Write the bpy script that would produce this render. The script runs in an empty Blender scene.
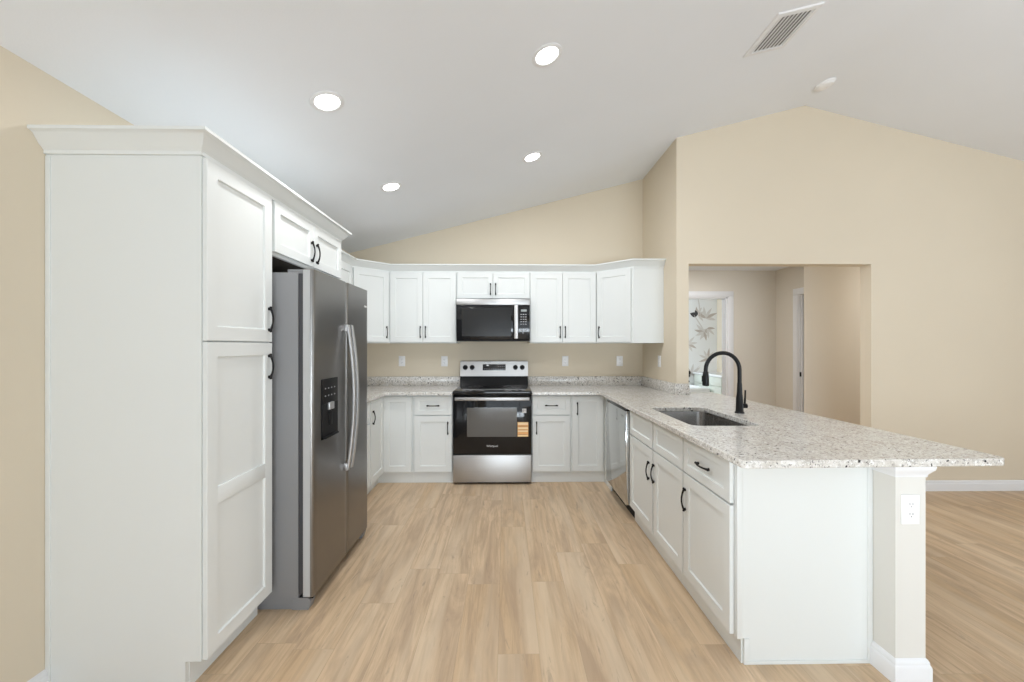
import bpy, bmesh, math, random
from mathutils import Matrix, Vector
C = bpy.context.scene.collection
R = math.radians
PI = math.pi

# ------------------------------------------------------------------ camera, world, light, exposure
sc = bpy.context.scene
cam = bpy.data.objects.new('camera', bpy.data.cameras.new('camera'))
C.objects.link(cam)
cam.location = (0, 0, 1.33)
cam.rotation_euler = (R(90), 0, R(-0.86))
cam.data.sensor_width = 36
cam.data.lens = 36 * 400 / 1024
cam.data.shift_y = 5.5 / 1024
cam.data.clip_start = 0.05
sc.camera = cam

sc.view_settings.view_transform = 'Standard'
sc.view_settings.look = 'None'
sc.view_settings.gamma = 1
sc.view_settings.use_curve_mapping = False
sc.view_settings.exposure = 0.06
sc.cycles.max_bounces = 10
sc.cycles.diffuse_bounces = 7
sc.cycles.glossy_bounces = 5
sc.cycles.sample_clamp_indirect = 6
sc.cycles.caustics_reflective = False
sc.cycles.caustics_refractive = False

world = bpy.data.worlds.new('world')
sc.world = world
world.use_nodes = True
world.node_tree.nodes['Background'].inputs[0].default_value = (0.80, 0.90, 1.0, 1)
world.node_tree.nodes['Background'].inputs[1].default_value = 1.0


def area_light(name, loc, rot, sx, sy, power, col=(1, 1, 1), shape='RECTANGLE'):
    d = bpy.data.lights.new(name, 'AREA')
    d.shape = shape
    d.size = sx
    d.size_y = sy
    d.energy = power
    d.color = col
    o = bpy.data.objects.new(name, d)
    C.objects.link(o)
    o.location = loc
    o.rotation_euler = rot
    return o


DAY = (0.82, 0.92, 1.0)
# daylight outside the glass doors behind the camera, and the right side window,
# then added fills for the ceiling, the peninsula fronts, the bathroom and the hallway
area_light('daylight_patio', (1.6, -4.3, 1.25), (R(90), 0, 0), 5.4, 2.3, 50, DAY)
area_light('ceiling_fill', (1.6, -4.5, 0.35), (R(152), 0, 0), 5.4, 1.2, 350, DAY)  # added upward fill that lifts the vaulted ceiling
area_light('daylight_side', (7.8, 0.2, 1.45), (R(105), 0, R(90)), 3.0, 1.5, 95, DAY)
area_light('left_fill', (-2.15, -1.1, 1.45), (R(105), 0, R(-90)), 1.8, 1.4, 265, DAY)  # added unseen fill from the left, brightens the peninsula fronts
area_light('bath_fill', (1.62, 6.9, 1.6), (R(90), 0, R(-90)), 0.8, 0.9, 30, DAY)  # added unseen fill that brightens the bathroom
area_light('hall_fill', (2.5, 4.85, 2.425), (0, 0, 0), 0.3, 0.3, 14, (0.97, 0.985, 1.0), 'DISK')  # added unseen fills that brighten the hallway, no fixture modelled
area_light('hall_fill', (4.9, 4.05, 2.425), (0, 0, 0), 0.3, 0.3, 14, (0.97, 0.985, 1.0), 'DISK')

# ------------------------------------------------------------------ materials
MATS = {}


def mat(name, col, rough=0.5, metal=0.0, spec=0.5, emit=None, strength=1.0, coat=0.0):
    m = bpy.data.materials.new(name)
    m.use_nodes = True
    b = m.node_tree.nodes['Principled BSDF']
    b.inputs['Base Color'].default_value = (*col, 1)
    b.inputs['Roughness'].default_value = rough
    b.inputs['Metallic'].default_value = metal
    b.inputs['Specular IOR Level'].default_value = spec
    b.inputs['Coat Weight'].default_value = coat
    if emit:
        b.inputs['Emission Color'].default_value = (*emit, 1)
        b.inputs['Emission Strength'].default_value = strength
    MATS[name] = m
    return m


class N:
    """tiny node-graph helper"""

    def __init__(s, m):
        s.t = m.node_tree
        s.b = s.t.nodes['Principled BSDF']

    def n(s, kind, **kw):
        x = s.t.nodes.new(kind)
        for k, v in kw.items():
            if k.startswith('i_'):
                x.inputs[k[2:].replace('_', ' ')].default_value = v
            else:
                setattr(x, k, v)
        return x

    def l(s, a, b):
        s.t.links.new(a, b)

    def coord(s, scale=(1, 1, 1), rot=(0, 0, 0), loc=(0, 0, 0)):
        tc = s.n('ShaderNodeTexCoord')
        mp = s.n('ShaderNodeMapping')
        mp.inputs['Scale'].default_value = scale
        mp.inputs['Rotation'].default_value = rot
        mp.inputs['Location'].default_value = loc
        s.l(tc.outputs['Object'], mp.inputs['Vector'])
        return mp.outputs['Vector']

    def noise(s, vec, scale, detail=3, rough=0.55, dist=0.0):
        x = s.n('ShaderNodeTexNoise')
        x.inputs['Scale'].default_value = scale
        x.inputs['Detail'].default_value = detail
        x.inputs['Roughness'].default_value = rough
        x.inputs['Distortion'].default_value = dist
        s.l(vec, x.inputs['Vector'])
        return x.outputs['Fac']

    def ramp(s, fac, stops, mode='LINEAR'):
        x = s.n('ShaderNodeValToRGB')
        x.color_ramp.interpolation = mode
        e = x.color_ramp.elements
        while len(e) < len(stops):
            e.new(0.5)
        for i, (p, c) in enumerate(stops):
            e[i].position = p
            e[i].color = (*c, 1) if len(c) == 3 else c
        s.l(fac, x.inputs['Fac'])
        return x.outputs['Color']

    def mix(s, fac, a, b, mode='MIX'):
        x = s.n('ShaderNodeMix', data_type='RGBA', blend_type=mode)
        for sock, v in ((x.inputs[0], fac), (x.inputs[6], a), (x.inputs[7], b)):
            if hasattr(v, 'links'):
                s.l(v, sock)
            elif isinstance(v, (int, float)):
                sock.default_value = v
            else:
                sock.default_value = (*v, 1)
        return x.outputs[2]

    def bump(s, h, strength, dist=0.002):
        x = s.n('ShaderNodeBump')
        x.inputs['Strength'].default_value = strength
        x.inputs['Distance'].default_value = dist
        s.l(h, x.inputs['Height'])
        s.l(x.outputs['Normal'], s.b.inputs['Normal'])


def paint(name, col, rough=0.6, spec=0.3, bump=0.15, scale=220):
    m = mat(name, col, rough, spec=spec)
    g = N(m)
    v = g.coord()
    g.bump(g.noise(v, scale, 3), bump, 0.001)
    n2 = g.noise(v, 1.3, 2)
    c = g.ramp(n2, [(0.3, tuple(x * 0.985 for x in col)), (0.7, tuple(min(1, x * 1.01) for x in col))])
    g.l(c, g.b.inputs['Base Color'])
    return m


WALL = paint('wall_paint', (0.705, 0.625, 0.50), 0.75, 0.2)
HALLW = paint('hall_paint', (0.70, 0.655, 0.58), 0.75, 0.2)
CEIL = paint('ceiling_paint', (0.82, 0.845, 0.885), 0.85, 0.15, 0.3, 140)
TRIM = paint('trim_white', (0.78, 0.785, 0.80), 0.4, 0.35, 0.02)
CAB = paint('cabinet_white', (0.735, 0.755, 0.745), 0.38, 0.35, 0.02)
PONY = paint('pony_wall_paint', (0.69, 0.675, 0.635), 0.65, 0.25)
CABIN = mat('cabinet_inside', (0.55, 0.54, 0.5), 0.6)
DARKUNDER = mat('dark_underside', (0.10, 0.085, 0.07), 0.8)
BLACKMETAL = mat('black_pull', (0.009, 0.008, 0.008), 0.45, spec=0.2)
FAUCETBLK = mat('matte_black_faucet', (0.010, 0.010, 0.011), 0.38, spec=0.25)
BLKGLASS = mat('black_glass', (0.010, 0.010, 0.011), 0.07, spec=0.4)
BLKENAMEL = mat('black_enamel', (0.010, 0.010, 0.011), 0.2, spec=0.18)
BLKPLASTIC = mat('black_plastic', (0.010, 0.010, 0.011), 0.5, spec=0.15)
WHITEPLASTIC = mat('white_plastic', (0.86, 0.86, 0.87), 0.35)
GREYSLOT = mat('slot_dark', (0.10, 0.10, 0.11), 0.6)
FRSIDE = mat('fridge_side_paint', (0.235, 0.235, 0.24), 0.42)
GASKET = mat('gasket_dark', (0.05, 0.05, 0.055), 0.6)
OVENWIN = mat('oven_window_glass', (0.10, 0.098, 0.095), 0.10, spec=0.7)
MWGLASS = mat('microwave_glass', (0.022, 0.022, 0.022), 0.25, spec=0.25)
DISPLAY = mat('display_glass', (0.02, 0.02, 0.022), 0.12)
BTN = mat('button_print', (0.30, 0.30, 0.31), 0.5)
LOGO = mat('silver_print', (0.75, 0.75, 0.76), 0.35, 0.3)
STICKO = mat('sticker_orange', (0.80, 0.42, 0.16), 0.55)
STICKY = mat('sticker_pale', (0.90, 0.70, 0.42), 0.55)
STICKD = mat('sticker_text', (0.32, 0.15, 0.05), 0.6)
TAGW = mat('tag_paper', (0.62, 0.62, 0.62), 0.6)
PORCELAIN = mat('porcelain', (0.84, 0.85, 0.85), 0.15, coat=0.3)
VANITY = paint('vanity_paint', (0.66, 0.69, 0.62), 0.5)
LENS = mat('lamp_lens', (0.9, 0.9, 0.9), 0.4, emit=(1.0, 0.98, 0.95), strength=14)
PETALT = mat('petal_tan', (0.50, 0.44, 0.39), 0.7)
PETALG = mat('petal_grey', (0.64, 0.61, 0.58), 0.7)
PETALD = mat('petal_dark', (0.05, 0.05, 0.055), 0.7)
PAPER = paint('wallpaper_ground', (0.80, 0.80, 0.79), 0.7)


def brushed(name, col, rough, along='Z', amp=0.06, strength=0.05):
    m = mat(name, col, rough, 1.0)
    g = N(m)
    s = {'Z': (260, 260, 3), 'X': (3, 260, 260), 'Y': (260, 3, 260)}[along]
    f = g.noise(g.coord(s), 1.0, 4, 0.6)
    c = g.ramp(f, [(0.25, tuple(x * (1 - amp) for x in col)), (0.75, tuple(min(1, x * (1 + amp)) for x in col))])
    g.l(c, g.b.inputs['Base Color'])
    rr = g.n('ShaderNodeMapRange')
    rr.inputs['To Min'].default_value = rough * 0.85
    rr.inputs['To Max'].default_value = rough * 1.15
    g.l(f, rr.inputs['Value'])
    g.l(rr.outputs['Result'], g.b.inputs['Roughness'])
    g.bump(f, strength, 0.0005)
    if along == 'X':
        tg = g.n('ShaderNodeTangent', direction_type='RADIAL', axis='Z')
        g.l(tg.outputs[0], g.b.inputs['Tangent'])
        g.b.inputs['Anisotropic'].default_value = 0.6
        g.b.inputs['Anisotropic Rotation'].default_value = 0.25
    return m


STEEL = brushed('stainless_steel', (0.50, 0.495, 0.49), 0.40, 'X')
STEELDW = brushed('dishwasher_steel', (0.60, 0.61, 0.61), 0.10, 'Y', 0.03, 0.015)
STEELFR = brushed('fridge_steel', (0.25, 0.24, 0.23), 0.31, 'Z', 0.015, 0.002)
STEELHD = brushed('handle_steel', (0.56, 0.555, 0.555), 0.46, 'Z', 0.02, 0.01)
STEELSK = brushed('sink_steel', (0.33, 0.32, 0.31), 0.26, 'Z')


def granite():
    m = mat('granite', (0.7, 0.67, 0.62), 0.16, spec=0.5)
    g = N(m)
    v = g.coord()
    big = g.noise(v, 9, 4, 0.6, 0.6)
    base = g.ramp(big, [(0.30, (0.56, 0.525, 0.475)), (0.48, (0.66, 0.635, 0.595)), (0.70, (0.73, 0.715, 0.69))])
    mid = g.noise(v, 60, 4, 0.65, 0.8)
    mk = g.ramp(mid, [(0.50, (0, 0, 0)), (0.60, (0.8, 0.8, 0.8))])
    col = g.mix(mk, base, (0.46, 0.43, 0.395))
    mid2 = g.noise(g.coord(loc=(5, 2, 1)), 75, 3, 0.6, 0.5)
    mk2 = g.ramp(mid2, [(0.55, (0, 0, 0)), (0.60, (1, 1, 1))])
    col = g.mix(mk2, col, (0.80, 0.79, 0.77))
    fine = g.noise(g.coord(loc=(1, 7, 3)), 105, 3, 0.6, 0.6)
    f1 = g.ramp(fine, [(0.60, (0, 0, 0)), (0.65, (1, 1, 1))])
    col = g.mix(f1, col, (0.25, 0.235, 0.225))
    dk = g.noise(g.coord(loc=(9, 3, 2)), 62, 2, 0.5, 0.5)
    f2 = g.ramp(dk, [(0.64, (0, 0, 0)), (0.675, (1, 1, 1))])
    col = g.mix(f2, col, (0.035, 0.033, 0.035))
    g.l(col, g.b.inputs['Base Color'])
    return m


GRANITE = granite()


def planks():
    m = mat('oak_vinyl_planks', (0.6, 0.45, 0.3), 0.42, spec=0.35)
    g = N(m)
    tc = g.n('ShaderNodeTexCoord')
    sep = g.n('ShaderNodeSeparateXYZ')
    g.l(tc.outputs['Object'], sep.inputs[0])
    comb = g.n('ShaderNodeCombineXYZ')        # swap axes: boards run along Y
    ax = g.n('ShaderNodeMath', operation='ADD')
    ax.inputs[1].default_value = 0.035
    g.l(sep.outputs['X'], ax.inputs[0])
    row = g.n('ShaderNodeMath', operation='DIVIDE')
    row.inputs[1].default_value = 0.18
    g.l(ax.outputs[0], row.inputs[0])
    fl = g.n('ShaderNodeMath', operation='FLOOR')
    g.l(row.outputs[0], fl.inputs[0])
    wn = g.n('ShaderNodeTexWhiteNoise', noise_dimensions='1D')
    g.l(fl.outputs[0], wn.inputs['W'])
    sh = g.n('ShaderNodeMath', operation='MULTIPLY_ADD')
    sh.inputs[1].default_value = 1.22
    g.l(wn.outputs['Value'], sh.inputs[0])
    g.l(sep.outputs['Y'], sh.inputs[2])
    g.l(sh.outputs[0], comb.inputs['X'])
    g.l(ax.outputs[0], comb.inputs['Y'])
    br = g.n('ShaderNodeTexBrick')
    br.offset = 0.0
    br.inputs['Scale'].default_value = 1.0
    br.inputs['Brick Width'].default_value = 1.22
    br.inputs['Row Height'].default_value = 0.18
    br.inputs['Mortar Size'].default_value = 0.0012
    br.inputs['Mortar Smooth'].default_value = 0.3
    br.inputs['Bias'].default_value = 0.0
    br.inputs['Color1'].default_value = (0, 0, 0, 1)
    br.inputs['Color2'].default_value = (1, 1, 1, 1)
    br.inputs['Mortar'].default_value = (0.5, 0.5, 0.5, 1)
    g.l(comb.outputs[0], br.inputs['Vector'])
    rnd = g.n('ShaderNodeSeparateColor')
    g.l(br.outputs['Color'], rnd.inputs[0])
    rv = rnd.outputs['Red']
    # every board gets its own stretch of grain
    off = g.n('ShaderNodeVectorMath', operation='SCALE')
    off.inputs[0].default_value = (13.0, 37.0, 5.0)
    g.l(rv, off.inputs['Scale'])
    add = g.n('ShaderNodeVectorMath', operation='ADD')
    g.l(tc.outputs['Object'], add.inputs[0])
    g.l(off.outputs[0], add.inputs[1])

    def stretched(sx, sy):
        mp = g.n('ShaderNodeMapping')
        mp.inputs['Scale'].default_value = (sx, sy, 1)
        g.l(add.outputs[0], mp.inputs['Vector'])
        return mp.outputs['Vector']
    tone = g.ramp(rv, [(0.0, (0.585, 0.415, 0.255)), (0.35, (0.635, 0.465, 0.30)), (0.7, (0.665, 0.495, 0.33)), (1.0, (0.61, 0.455, 0.305))])
    grain = g.noise(stretched(42, 2.2), 1.0, 6, 0.70, 0.5)
    c = g.mix(g.ramp(grain, [(0.36, (0.62,) * 3), (0.55, (0.0,) * 3)]), tone, (0.41, 0.28, 0.17))
    broad = g.noise(stretched(7, 1.2), 1.0, 4, 0.62, 1.2)
    c = g.mix(g.ramp(broad, [(0.37, (0.80,) * 3), (0.54, (0.0,) * 3)]), c, (0.44, 0.315, 0.21))
    light = g.noise(stretched(9, 0.8), 1.0, 3, 0.5)
    c = g.mix(g.ramp(light, [(0.48, (0.0,) * 3), (0.68, (0.6,) * 3)]), c, (0.71, 0.57, 0.41))
    # knots and dark streaked cores, a few on each board
    kn = g.noise(stretched(15, 2.4), 1.0, 5, 0.66, 2.2)
    c = g.mix(g.ramp(kn, [(0.615, (0.0,) * 3), (0.73, (0.7,) * 3)]), c, (0.32, 0.24, 0.18))
    seam = g.ramp(br.outputs['Fac'], [(0.0, (0,) * 3), (1.0, (0.35,) * 3)])
    c = g.mix(seam, c, (0.27, 0.19, 0.125))
    g.l(c, g.b.inputs['Base Color'])
    rr = g.n('ShaderNodeMapRange')
    rr.inputs['To Min'].default_value = 0.36
    rr.inputs['To Max'].default_value = 0.5
    g.l(grain, rr.inputs['Value'])
    g.l(rr.outputs['Result'], g.b.inputs['Roughness'])
    g.bump(grain, 0.08, 0.0008)
    return m


FLOORM = planks()


def pane_material():
    m = bpy.data.materials.new('window_glass')
    m.use_nodes = True
    t = m.node_tree
    t.nodes.remove(t.nodes['Principled BSDF'])
    tr = t.nodes.new('ShaderNodeBsdfTransparent')
    gl = t.nodes.new('ShaderNodeBsdfGlossy')
    gl.inputs['Roughness'].default_value = 0.02
    fr = t.nodes.new('ShaderNodeFresnel')
    mx = t.nodes.new('ShaderNodeMixShader')
    t.links.new(fr.outputs[0], mx.inputs[0])
    t.links.new(tr.outputs[0], mx.inputs[1])
    t.links.new(gl.outputs[0], mx.inputs[2])
    t.links.new(mx.outputs[0], t.nodes['Material Output'].inputs['Surface'])
    return m


PANE = pane_material()

# ------------------------------------------------------------------ mesh helpers


class MB:
    def __init__(s):
        s.bm = bmesh.new()

    def box(s, x0, x1, y0, y1, z0, z1, bev=0.0, seg=2, mi=0):
        x0, x1 = min(x0, x1), max(x0, x1)
        y0, y1 = min(y0, y1), max(y0, y1)
        z0, z1 = min(z0, z1), max(z0, z1)
        vs = [s.bm.verts.new(p) for p in ((x0, y0, z0), (x1, y0, z0), (x1, y1, z0), (x0, y1, z0),
                                          (x0, y0, z1), (x1, y0, z1), (x1, y1, z1), (x0, y1, z1))]
        fs = [s.bm.faces.new([vs[i] for i in q]) for q in
              ((3, 2, 1, 0), (4, 5, 6, 7), (0, 1, 5, 4), (1, 2, 6, 5), (2, 3, 7, 6), (3, 0, 4, 7))]
        for f in fs:
            f.material_index = mi
        if bev:
            ed = list({e for f in fs for e in f.edges})
            r = bmesh.ops.bevel(s.bm, geom=ed, offset=bev, segments=seg, affect='EDGES', profile=0.5, clamp_overlap=True)
            for f in r['faces']:
                f.material_index = mi
        return s

    def loft(s, rings, cap0=True, cap1=True, closed=True, mi=0):
        """rings: lists of points of equal length"""
        rows = [[s.bm.verts.new(p) for p in r] for r in rings]
        n = len(rows[0])
        for a, b in zip(rows, rows[1:]):
            for i in range(n if closed else n - 1):
                j = (i + 1) % n
                try:
                    s.bm.faces.new((a[i], a[j], b[j], b[i])).material_index = mi
                except ValueError:
                    pass
        if cap0:
            s.bm.faces.new(list(reversed(rows[0]))).material_index = mi
        if cap1:
            s.bm.faces.new(rows[-1]).material_index = mi
        return s

    def prism(s, poly, axis, a, b, mi=0):
        """poly of 2-D points; axis 'X': (y,z), 'Y': (x,z), 'Z': (x,y)"""
        f = {'X': lambda p, t: (t, p[0], p[1]), 'Y': lambda p, t: (p[0], t, p[1]), 'Z': lambda p, t: (p[0], p[1], t)}[axis]
        return s.loft([[f(p, a) for p in poly], [f(p, b) for p in poly]], mi=mi)

    def tube(s, pts, rad, n=12, mi=0):
        pts = [Vector(p) for p in pts]
        rs = rad if isinstance(rad, (list, tuple)) else [rad] * len(pts)
        rings = []
        up = None
        for i, p in enumerate(pts):
            d = (pts[min(i + 1, len(pts) - 1)] - pts[max(i - 1, 0)]).normalized()
            if up is None:
                up = Vector((0, 0, 1)) if abs(d.z) < 0.9 else Vector((0, 1, 0))
            u = d.cross(up).normalized()
            w = u.cross(d).normalized()
            up = w
            rings.append([p + rs[i] * (math.cos(2 * PI * k / n) * u + math.sin(2 * PI * k / n) * w) for k in range(n)])
        return s.loft(rings, mi=mi)

    def lathe(s, prof, o=(0, 0, 0), axis='Z', n=32, mi=0):
        """prof: (radius, height) from one end to the other; capped"""
        def pt(r, h, a):
            c, q = r * math.cos(a), r * math.sin(a)
            p = {'Z': (c, q, h), 'Y': (c, h, q), 'X': (h, c, q)}[axis]
            return (p[0] + o[0], p[1] + o[1], p[2] + o[2])
        return s.loft([[pt(r, h, 2 * PI * k / n) for k in range(n)] for r, h in prof], mi=mi)

    def rect(s, x0, x1, z0, z1, prof, mi=0, capf=True):
        """rectangle in XZ lofted through (inset, y) steps, ends capped"""
        return s.loft([[(x0 + i, y, z0 + i), (x1 - i, y, z0 + i), (x1 - i, y, z1 - i), (x0 + i, y, z1 - i)] for i, y in prof], cap1=capf, mi=mi)

    def xf(s, m):
        s.bm.transform(m)
        return s

    def build(s, name, m, parent=None, kind=None, angle=32, bevel=None):
        me = bpy.data.meshes.new(name)
        bmesh.ops.recalc_face_normals(s.bm, faces=s.bm.faces[:])
        s.bm.to_mesh(me)
        s.bm.free()
        for k in (m if isinstance(m, (list, tuple)) else [m]):
            me.materials.append(k)
        for p in me.polygons:
            p.use_smooth = True
        me.set_sharp_from_angle(angle=R(angle))
        o = bpy.data.objects.new(name, me)
        C.objects.link(o)
        if parent:
            o.parent = parent
        if kind:
            o['kind'] = kind
        if bevel:
            b = o.modifiers.new('eased_edges', 'BEVEL')
            b.width = bevel
            b.segments = 3
            b.limit_method = 'ANGLE'
            b.angle_limit = R(60)
        return o


def thing(name, label, cat, loc=(0, 0, 0), rz=0.0, group=None, rot=None):
    o = bpy.data.objects.new(name, None)
    o.empty_display_size = 0.1
    C.objects.link(o)
    o.location = loc
    o.rotation_euler = rot or (0, 0, rz)
    tag(o, label, cat, group)
    return o


def tag(o, label, cat, group=None):
    o['label'] = label
    o['category'] = cat
    if group:
        o['group'] = group
    return o


def struct(name, mb, m, parent=None, **kw):
    return mb.build(name, m, parent, kind=None if parent else 'structure', **kw)


def sweep(path, prof):
    """profile (out, z) swept along an XY path with mitred corners; out is to the right of travel"""
    P = [Vector(p) for p in path]
    rings = []
    for i, p in enumerate(P):
        ns = []
        if i > 0:
            d = (P[i] - P[i - 1]).normalized()
            ns.append(Vector((d.y, -d.x)))
        if i < len(P) - 1:
            d = (P[i + 1] - P[i]).normalized()
            ns.append(Vector((d.y, -d.x)))
        if len(ns) == 2:
            b = (ns[0] + ns[1]).normalized()
            b = b / max(0.2, b.dot(ns[0]))
        else:
            b = ns[0]
        rings.append([(p.x + b.x * o, p.y + b.y * o, z) for o, z in prof])
    return MB().loft(rings)


def glyphs(text, size, m, parent, name, mtx, depth=0.0006):
    """raised lettering as a mesh; letters lie in XZ facing -Y before mtx"""
    cu = bpy.data.curves.new(name, 'FONT')
    cu.body = text
    cu.size = size
    cu.align_x = 'CENTER'
    cu.align_y = 'CENTER'
    cu.extrude = depth
    cu.resolution_u = 2
    tmp = bpy.data.objects.new(name, cu)
    C.objects.link(tmp)
    bpy.context.view_layer.update()
    me = bpy.data.meshes.new_from_object(tmp)
    bpy.data.objects.remove(tmp)
    bpy.data.curves.remove(cu)
    me.transform(mtx @ Matrix.Rotation(R(90), 4, 'X'))
    me.materials.clear()
    me.materials.append(m)
    o = bpy.data.objects.new(name, me)
    C.objects.link(o)
    o.parent = parent
    return o


T = Matrix.Translation
# ------------------------------------------------------------------ the room
XL, XR = -1.764, 7.30          # left and right walls
YF, YB, YG = -4.0, 4.53, 3.63  # wall behind the camera, kitchen wall, gable wall
HY = 5.80                     # back wall of the hallway
XS = 1.557                    # return wall beside the kitchen
RX, RZ, SL = 2.744, 3.541, 0.2575
RSL = 0.243


def ch(x):
    return RZ - SL * (RX - x) if x < RX else RZ - RSL * (x - RX)


struct('floor', MB().box(XL - 0.15, XR + 0.15, YF - 0.15, 8.2, -0.1, 0), FLOORM)
struct('ceiling', MB().prism([(XL - 0.12, ch(XL - 0.12)), (RX, RZ), (XR + 0.12, ch(XR + 0.12)), (XR + 0.12, ch(XR) + 0.12), (RX, RZ + 0.12), (XL - 0.12, ch(XL) + 0.1)], 'Y', YF - 0.12, YB + 0.12), CEIL)


def wall_x(y0, y1, holes, x0, x1, top):
    """wall lying in a YZ plane with rectangular holes (ya, yb, za, zb)"""
    mb = MB()
    ys = y0
    for ya, yb, za, zb in holes:
        mb.box(x0, x1, ys, ya, 0, top)
        if za > 0:
            mb.box(x0, x1, ya, yb, 0, za)
        mb.box(x0, x1, ya, yb, zb, top)
        ys = yb
    mb.box(x0, x1, ys, y1, 0, top)
    return mb


struct('wall_left', wall_x(YF, YB + 0.115, [(-2.0, -0.2, 0.75, 2.15)], XL - 0.115, XL, 2.43), WALL)
struct('wall_right', wall_x(YF, YG + 0.115, [(-1.3, 1.7, 0.7, 2.2)], XR, XR + 0.115, 2.44), WALL)
struct('wall_back', MB().prism([(XL, 0), (XS, 0), (XS, ch(XS) + 0.03), (XL, ch(XL) + 0.03)], 'Y', YB, YB + 0.115), WALL)
struct('wall_return', MB().prism([(XS, 0), (1.669, 0), (1.669, ch(1.669) + 0.03), (XS, ch(XS) + 0.03)], 'Y', YG + 0.115, YB + 0.115), WALL)
struct('wall_gable', MB().prism([(XS, 0), (1.669, 0), (1.669, 2.087), (3.36, 2.087), (3.36, 0), (XR, 0), (XR, ch(XR) + 0.03), (RX, RZ + 0.03), (XS, ch(XS) + 0.03)], 'Y', YG, YG + 0.115), WALL)
struct('wall_front', MB().prism([(XL, 0), (-1.1, 0), (-1.1, 2.4), (4.3, 2.4), (4.3, 0), (XR, 0), (XR, ch(XR) + 0.03), (RX, RZ + 0.03), (XL, ch(XL) + 0.03)], 'Y', YF - 0.115, YF), WALL)


# glazing behind the camera and on the sides
def window(name, cx, cy, z0, z1, w, rz, npanes):
    fr = MB()
    mtx = T((cx, cy, 0)) @ Matrix.Rotation(rz, 4, 'Z')
    fr.box(-w / 2, w / 2, -0.04, 0.04, z0, z0 + 0.05)
    fr.box(-w / 2, w / 2, -0.04, 0.04, z1 - 0.05, z1)
    pw = w / npanes
    for k in range(npanes + 1):
        c = -w / 2 + k * pw
        fr.box(max(-w / 2, c - 0.035), min(w / 2, c + 0.035), -0.035, 0.035, z0 + 0.05, z1 - 0.05)
    o = struct(name, fr.xf(mtx), TRIM)
    for k in range(npanes):
        MB().box(-w / 2 + k * pw + 0.035, -w / 2 + (k + 1) * pw - 0.035, -0.004, 0.004, z0 + 0.05, z1 - 0.05).xf(mtx).build('window_pane', PANE, o)


window('window_1', 1.6, YF - 0.06, 0, 2.4, 5.4, 0, 3)
window('window_2', XR + 0.06, 0.2, 0.7, 2.2, 3.0, R(90), 3)
window('added_window_3', XL - 0.06, -1.1, 0.75, 2.15, 1.8, R(90), 2)  # added unseen window, placed so the left fill reaches the peninsula

BASEP = [(0, 0), (0.014, 0), (0.014, 0.062), (0.012, 0.070), (0.009, 0.074), (0.009, 0.082), (0.005, 0.092), (0, 0.096)]
struct('baseboard_left', sweep([(XL, 1.556), (XL, YF)][::-1], BASEP), TRIM)
struct('baseboard_gable', sweep([(3.36, YG), (XR, YG)], BASEP), TRIM)
struct('baseboard_right', sweep([(XR, YG - 0.02), (XR, YF)], BASEP), TRIM)

# half wall that ends the peninsula
PX0, PX1, PY = 1.541, 1.662, 1.56
struct('wall_peninsula', MB().box(PX0, PX1, PY, YG - 0.002, 0, 0.861), PONY)
struct('baseboard_peninsula', sweep([(PX0, 1.662), (PX0, PY), (PX1, PY), (PX1, YG - 0.004)], BASEP), TRIM)
struct('trim_1', sweep([(PX0, 1.662), (PX0, PY), (PX1, PY), (PX1, YG - 0.004)],
       [(0, 0.814), (0.004, 0.814), (0.005, 0.824), (0.012, 0.834), (0.02, 0.846), (0.022, 0.854), (0.022, 0.8615), (0, 0.8615)]), TRIM)

# hallway beyond the opening
struct('ceiling_hall', MB().box(1.66, 6.2, YG + 0.115, 8.0, 2.44, 2.52), CEIL)
struct('wall_hall_left', MB().box(1.56, 1.669, YB + 0.115, HY, 0, 2.44), HALLW)
struct('wall_hall_back', MB().prism([(1.669, 0), (2.42, 0), (2.42, 2.05), (3.235, 2.05), (3.235, 0), (3.95, 0), (3.95, 2.44), (1.669, 2.44)], 'Y', HY, HY + 0.115), HALLW)
struct('wall_hall_side', wall_x(4.69, HY, [(4.70, 5.345, 0, 2.03)], 3.95, 4.065, 2.44), HALLW)
struct('wall_hall_facing', MB().prism([(3.44, 4.57), (6.2, 4.57), (6.2, 4.685), (3.58, 4.685)], 'Z', 0, 2.44), HALLW)
struct('wall_hall_right', MB().box(6.1, 6.2, YG + 0.115, 4.57, 0, 2.44), HALLW)
struct('baseboard_hall', sweep([(3.36, HY), (3.95, HY)], BASEP), TRIM)

CASEW = 0.085


def casing_front(x0, x1, top, y):
    mb = MB()
    for a, b in ((x0 - CASEW, x0), (x1, x1 + CASEW)):
        mb.box(a, b, y - 0.016, y, 0, top - 0.0005, 0.003)
        mb.box(a + 0.012, b - 0.02, y - 0.021, y - 0.015, 0, top + 0.0115, 0.002)
    mb.box(x0 - CASEW, x1 + CASEW, y - 0.0165, y, top, top + CASEW, 0.003)
    mb.box(x0 - 0.07, x1 + 0.07, y - 0.021, y - 0.015, top + 0.012, top + CASEW - 0.02, 0.002)
    mb.box(x0, x0 + 0.018, y, y + 0.115, 0, top)
    mb.box(x1 - 0.018, x1, y, y + 0.115, 0, top)
    mb.box(x0, x1, y, y + 0.115, top - 0.018, top)
    return mb


d1 = struct('door_1', casing_front(2.42, 3.235, 2.05, HY), TRIM)
MB().box(-0.78, 0, -0.035, 0, 0.01, 2.02, 0.002).xf(T((2.44, HY + 0.11, 0)) @ Matrix.Rotation(R(-94), 4, 'Z')).build('door_leaf', TRIM, d1)

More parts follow.
